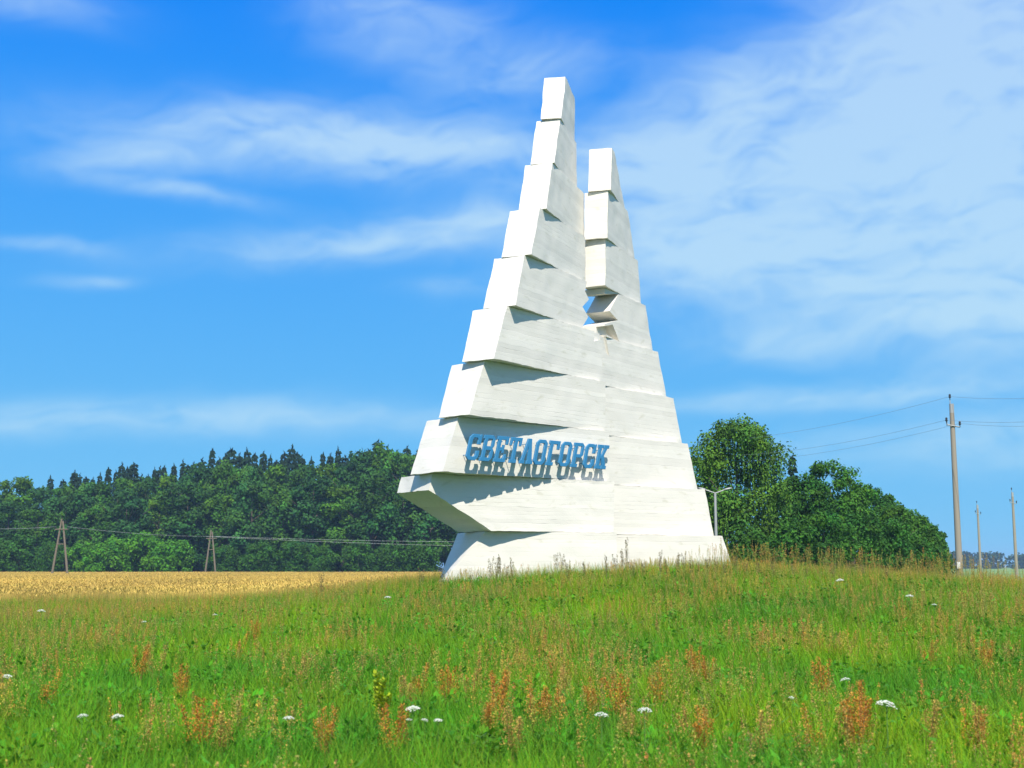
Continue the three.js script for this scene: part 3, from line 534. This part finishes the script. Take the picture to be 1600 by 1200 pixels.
{
  seed = 2001;
  const tufts = [1, 2, 3, 4].map((k) => grassTuft(2100 + k, 20, 0.15, k === 4 ? 0.3 : 0.12, k === 4 ? 0.66 : 0.42, k === 4 ? 0.0042 : 0.0056, k === 4 ? [0.15, 0.385, 0.011] : [0.118, 0.395, 0.006])), spots = [];
  seed = 2002;
  for (let k = 0; k < 100000; k++) {
    const d = lerp(6.2, 66, Math.pow(rnd(), 1.15)), x = rr(-1, 1) * (0.43 * d + 1), z = -d;
    if (isWheat(x, z + rr(-2, 20) * rnd())) continue;
    const q = patch(x, z), y = clamp(0.5 + q), ol = sstep(18, 40, d) * 0.35;
    spots.push([x, z, rr(0.7, 1.15), [lerp(0.6, 1.6, clamp(y + ol)) * rr(0.7, 1.3), lerp(0.8, 1.1, y) * rr(0.7, 1.25), lerp(1.3, 0.8, y)], rr(0.65, 1.15)]);
  }
  scatter('meadow_grass', tufts, blade, spots, 'uncut bright green meadow grass covering the foreground and the mound', 'grass');
  // low broad-leaved herbs between the grass
  const herbs = [1, 2].map((k) => { seed = 2150 + k; const F = new Faces(); for (let i = 0; i < 34; i++) { const a = rnd() * 6.28, q = 0.16 * Math.sqrt(rnd()), y = rr(0.06, 0.3), l = rr(0.035, 0.075), t = rr(0.7, 1.25), p = V(Math.cos(a) * q, y, Math.sin(a) * q); F.diamond(p, V(Math.cos(a) * l, rr(-0.3, 0.7) * l, Math.sin(a) * l), V(-Math.sin(a) * l * 0.36, rr(-0.2, 0.2) * l, Math.cos(a) * l * 0.36), [0.075 * t, 0.27 * t, 0.012], 0.15); } return F.build(); }), hb = [];
  seed = 2005;
  for (let k = 0; k < 15000; k++) { const d = lerp(6.5, 34, Math.pow(rnd(), 1.1)), x = rr(-1, 1) * (0.43 * d + 1), z = -d, q = noise(x * 0.8 + 50, z * 0.8, 3); if (rnd() > clamp(0.25 + 1.2 * q)) continue; hb.push([x, z, rr(0.8, 1.4), [rr(0.7, 1.3), rr(0.75, 1.2), rr(0.7, 1.2)], rr(0.8, 1.5)]); }
  scatter('meadow_herbs', herbs, blade, hb, 'low broad-leaved green herbs between the meadow grass', 'herbs');
  // fine straw-coloured grass in seed
  const heads = [1, 2, 3].map((k) => seedHead(2200 + k, 0.66, 0.22, 0.045, 44, [0.2, 0.26, 0.04], [0.52, 0.38, 0.11], 0.014)), hs = [];
  seed = 2003;
  for (let k = 0; k < 60000; k++) {
    const d = lerp(6.5, 60, Math.pow(rnd(), 1.0)), x = rr(-1, 1) * (0.43 * d + 1), z = -d, q = patch(x + 30, z);
    if (isWheat(x, z) || rnd() > clamp((0.05 + 0.7 * q + 0.27 * sstep(12, 26, d)) * (0.35 + 0.65 * sstep(8, 13, d)))) continue;
    hs.push([x, z, rr(0.8, 1.25), [rr(0.75, 1.2), rr(0.75, 1.15), rr(0.6, 1)], rr(0.62, 1.05)]);
  }
  for (let k = 0; k < 1100; k++) { const x = rr(5.5, 15.5), z = -rr(35, 42), t = noise(x * 1.3, z, 6); if (rnd() > 0.5 + t) continue; hs.push([x, z, rr(1.1, 1.6), [rr(0.8, 1.25), rr(0.75, 1.1), rr(0.6, 0.9)], rr(0.8, 1.75)]); }   // a taller fringe along the crest
  scatter('seeding_grass', heads, blade, hs, 'fine tan grass heads in seed standing over the meadow', 'grass');
  const sorrel = [1, 2, 3].map((k) => seedHead(2300 + k, 0.7, 0.36, 0.06, 90, [0.26, 0.18, 0.03], [0.62, 0.33, 0.07], 0.017)), ss = [];
  seed = 2004;
  for (let k = 0; k < 26000; k++) {
    const d = lerp(8, 46, Math.pow(rnd(), 0.9)), x = rr(-1, 1) * (0.43 * d + 1), z = -d, q = patch(x * 1.3 - 20, z * 1.3);
    if (isWheat(x, z) || rnd() > clamp(1.6 * (q - 0.14) + 0.1 + 0.07 * sstep(-2, 4, x) + 0.2 * sstep(14, 24, d))) continue;
    ss.push([x, z, rr(0.7, 1.1), [rr(0.75, 1.2), rr(0.8, 1.5), rr(0.8, 1.3)], rr(0.55, 0.95)]);
  }
  scatter('meadow_sorrel', sorrel, blade, ss, 'rust-brown sorrel in seed scattered through the meadow grass', 'sorrel');
}
{ // ripe wheat
  const patchGeo = [1, 2, 3].map((k) => { seed = 2400 + k; const F = new Faces();
    for (let i = 0; i < 64; i++) { const x = rr(-0.55, 0.55), z = rr(-0.55, 0.55), h = rr(0.62, 0.82), a = rnd() * 6.28, t = rr(0.75, 1.25), c = [0.62 * t, 0.45 * t, 0.11 * t];
      F.blade(V(x, 0, z), Math.cos(a), Math.sin(a), h, 0.008, 0.05, c); F.diamond(V(x + Math.cos(a) * 0.04, h - 0.05, z + Math.sin(a) * 0.04), V(Math.cos(a) * 0.07, 0.09, Math.sin(a) * 0.07), V(-Math.sin(a) * 0.016, 0, Math.cos(a) * 0.016), [c[0] * 1.1, c[1] * 1.06, c[2]], 0.3); }
    return F.build(); }), spots = [];
  seed = 2402;
  for (let z = -48; z > -214; z -= 0.95) for (let x = 0.43 * z - 2; x < 3; x += 0.95) { const X = x + rr(-0.4, 0.4), Z = z + rr(-0.4, 0.4); if (!isWheat(X, Z + 9 * rnd() * rnd() * (rnd() < 0.5 ? 1 : -0.5))) continue; const t = rr(0.85, 1.12) + 0.25 * noise(X * 0.12, Z * 0.05, 6); spots.push([X, Z, rr(0.95, 1.2), [t, t * rr(0.95, 1.06), t], rr(0.92, 1.1)]); }
  scatter('wheat', patchGeo, blade, spots, 'ripe golden wheat standing in front of the wood on the left', 'wheat');
}
// plants one can tell apart; yAt finds where a head of that height meets the pixel
function stand(px, py, hh) { let d = 10; for (let i = 0; i < 300; i++) { d += 0.15; const p = at(px, py, d); if (land(p.x, -d) + hh >= p.y) break; } const p = at(px, py, d); return [p.x, land(p.x, -d), -d]; }
const stemMat = std(0.09, 0.2, 0.03, 0.8), umbelMat = std(0.78, 0.78, 0.66, 0.8);
function umbel(s, r) {
  seed = s; const list = [];
  for (let k = 0; k < 64; k++) { if (rnd() < 0.14) continue; const a = k * 2.39996 + rr(-0.2, 0.2), q = r * Math.sqrt((k + 0.5) / 64) * rr(0.9, 1.12), g = new THREE.IcosahedronGeometry(r * 0.1 * rr(0.8, 1.2), 0); g.scale(1, 0.55, 1); g.rotateY(a); g.translate(Math.cos(a) * q, -q * q / r * 0.4 + rr(-0.1, 0.1) * r, Math.sin(a) * q); list.push(g); }
  return plainMerge(list);
}
function umbelStem(s, h, r) { seed = s; const list = [tube([V(rr(-0.05, 0.05), 0, rr(-0.05, 0.05)), V(0, h * 0.6, 0), V(0, h - r * 0.9, 0)], 0.005, 0.003, 5)]; for (let k = 0; k < 9; k++) { const a = k * 0.7, q = r * 0.75; list.push(tube([V(0, h - r * 0.9, 0), V(Math.cos(a) * q, h - 0.22 * r, Math.sin(a) * q)], 0.0018, 0.0014, 3)); } return plainMerge(list); }
const flowerGeo = [0.05, 0.062, 0.042].map((r, i) => ({ r, head: umbel(2500 + i, r), stem: umbelStem(2510 + i, 0.66, r) }));
[[1385, 1098, 1.15, 'largest flat white flower head, right foreground'], [940, 1120, 0.85, 'flat white flower head in the grass below the sorrel, middle foreground'], [1008, 1176, 0.9, 'flat white flower head close to the bottom edge, right of the middle'], [1320, 1060, 0.75, 'tilted small white flower head left above the largest one'], [645, 1104, 0.9, 'flat white flower head right of the yellow-green spike plant'],
  [639, 1128, 0.4, 'tiny white flower head just under the flat one by the yellow-green plant'], [664, 1135, 0.4, 'tiny white flower head, left of a close pair below the yellow-green plant'], [684, 1136, 0.5, 'tiny white flower head, right of a close pair below the yellow-green plant'], [685, 1172, 0.5, 'small white flower head near the bottom edge left of the middle'], [127, 1148, 0.65, 'flat white flower head near the lower left corner'],
  [182, 1154, 0.7, 'loose white flower head right of the one in the lower left corner'], [450, 1159, 0.65, 'white flower head near the bottom between the left corner and the yellow-green plant'], [12, 1055, 0.75, 'flat white flower head at the left picture edge'], [65, 953, 1.2, 'white flower head at the wheat edge on the far left'], [606, 932, 1.0, 'white flower head on the slope left of the monument base'], [225, 971, 0.7, 'small white flower head left of the middle just below the wheat'],
  [1312, 905, 1.2, 'white flower head on the crest below the right clump of trees'], [1421, 930, 1.1, 'white flower head on the right slope, right of the crest one'], [1237, 1089, 0.4, 'tiny white flower left of the largest flower head'], [1460, 944, 0.7, 'small pale flower head farthest right on the slope'], [336, 960, 0.7, 'tiny white flower head below the second A-frame pole'],
].forEach(([px, py, s, label], i) => {
  const f = flowerGeo[i % 3], k = s * 1.1, hh = 0.66 * Math.max(0.85, Math.min(1.05, k)), [x, y, z] = stand(px, py, hh), t = thing('umbel_flower', label, 'wildflower', [x, y, z], i, 'white flowers in the meadow');
  const st = part('stem', f.stem, stemMat, t); st.scale.set(k, hh / 0.66, k);
  const hd = part('flower_head', f.head, umbelMat, t); hd.position.y = hh; hd.scale.setScalar(k * 0.06 / f.r); hd.rotation.z = -0.2 + 0.1 * (i % 3);
});
{ // the yellow-green spike plant
  seed = 2600; const [x, y, z] = stand(594, 1056, 0.72), t = thing('spike_plant', 'yellow-green plant with dense upright leafy spikes, left of the middle foreground', 'wild plant', [x, y, z]);
  const st = [], F = new Faces();
  for (const [dx, dz, h] of [[-0.03, 0, 0.72], [0.03, 0.02, 0.66], [0.08, -0.02, 0.52], [0.0, 0.04, 0.6]]) {
    st.push(tube([V(0, 0, 0), V(dx, h, dz)], 0.006, 0.003, 4));
    for (let k = 0; k < 150; k++) { const q = rr(0.3, 1.03), a = rnd() * 6.28, p = V(dx * q, h * q, dz * q), tn = rr(0.75, 1.3); F.diamond(p, V(Math.cos(a) * 0.042, rr(0.005, 0.04), Math.sin(a) * 0.042), V(-Math.sin(a) * 0.017, 0.006, Math.cos(a) * 0.017), [0.40 * tn, 0.48 * tn, 0.02], 0.2); }
  }
  part('stem', plainMerge(st), stemMat, t); part('leaf_spikes', F.build(), blade, t);
}
// bigger sorrel plants in the near grass and docks in front of the base
const sorrelStem = std(0.24, 0.13, 0.04, 0.8), dockStem = std(0.2, 0.2, 0.07, 0.85);
function spikePlant(s, h, stems, color, size, n) {
  seed = s; const st = [], F = new Faces();
  for (let k = 0; k < stems; k++) {
    const a = rnd() * 6.28, q = rr(0.02, 0.09), hh = h * rr(0.75, 1), tip = V(Math.cos(a) * q * 1.6, hh, Math.sin(a) * q * 1.6), mid = V(Math.cos(a) * q * 0.6, hh * 0.5, Math.sin(a) * q * 0.6);
    st.push(tube([V(Math.cos(a) * 0.01, -0.02, Math.sin(a) * 0.01), mid, tip], 0.004, 0.002, 4));
    for (let i = 0; i < n; i++) { const t = rr(0.1, 1), p = mid.clone().lerp(tip, t), b = rnd() * 6.28, w = 0.095 * (1 - 0.8 * t) * rr(0.1, 1), tn = rr(0.65, 1.35); p.x += Math.cos(b) * w; p.z += Math.sin(b) * w; F.diamond(p, V(Math.cos(b) * size * 0.6, size * rr(0.3, 1), Math.sin(b) * size * 0.6), V(-Math.sin(b) * size * 0.4, size * 0.1, Math.cos(b) * size * 0.4), [color[0] * tn, color[1] * tn * rr(0.8, 1.3), color[2] * tn], 0.2); }
  }
  return { stem: plainMerge(st), head: F.build() };
}
const sorrelKinds = [0, 1, 2, 3, 4, 5].map((k) => spikePlant(2700 + k, 0.72, 3 + k % 4, [[0.66, 0.30, 0.045], [0.60, 0.38, 0.09], [0.66, 0.26, 0.04]][k % 3], 0.017, 175)), dockKinds = [0, 1, 2].map((k) => spikePlant(2710 + k, 0.95, 3, [0.24, 0.17, 0.07], 0.026, 60));
[[655, 1035], [780, 1050], [735, 1045], [832, 1055], [880, 1035], [930, 1060], [1085, 1010], [1105, 1025], [1030, 1030], [640, 1050], [470, 1020], [370, 985], [400, 970], [70, 1045], [285, 1040], [215, 1010], [245, 1000], [760, 1085], [865, 1075], [970, 1055], [1285, 1030], [1340, 1065], [1320, 1150], [1270, 1150], [1180, 1165], [1100, 1145], [1520, 1130], [1440, 1090], [615, 1140], [510, 1165], [345, 1110], [805, 1110], [320, 1115], [1450, 1000], [1540, 1000], [985, 1095], [1090, 1100], [1340, 1120], [1530, 1100], [700, 1040]].sort((a, b) => a[0] - b[0]).forEach(([px, py], i) => {
  seed = 2800 + i; const s = rr(0.85, 1.1), [x, y, z] = stand(px, py, 0.7 * s), k = sorrelKinds[(i * 5) % 6], t = thing('sorrel_plant', `rust-brown sorrel plant with seed spikes in the near grass, ${nth(i)} from the left`, 'wild plant', [x, y, z], rnd() * 6.28, 'sorrel plants in the near grass');
  t.scale.setScalar(s); t.rotation.z = rr(-0.16, 0.04); part('stem', k.stem, sorrelStem, t); part('seed_spikes', k.head, blade, t);
});
[[765, 868], [775, 862], [783, 852], [800, 862], [792, 880], [872, 852], [880, 862], [888, 866], [915, 868], [948, 866], [962, 858], [975, 845], [979, 838], [990, 870], [1005, 868], [1030, 858], [1042, 866], [1056, 852], [1066, 860], [1080, 868], [1092, 872], [1105, 870], [1118, 864], [1130, 872], [1150, 866], [1165, 872], [1186, 868], [1205, 870], [1240, 874], [1262, 878], [1325, 870], [1345, 872], [1385, 880], [1300, 878], [505, 880], [690, 880], [735, 890], [660, 886]].sort((a, b) => a[0] - b[0]).forEach(([px, py], i) => {
  seed = 2900 + i; const p = at(px, py, rr(31, 34)), g0 = land(p.x, p.z), h = Math.max(0.5, p.y - g0), k = dockKinds[i % 3], t = thing('dock_plant', `tall brownish weed with thin seed spikes on the mound crest, ${nth(i)} from the left`, 'wild plant', [p.x, g0, p.z], rnd() * 6.28, 'weeds on the crest of the mound');
  t.scale.set(0.9, h / 0.95, 0.9); part('stem', k.stem, dockStem, t); part('seed_spikes', k.head, blade, t);
});

renderer.render(scene, camera);
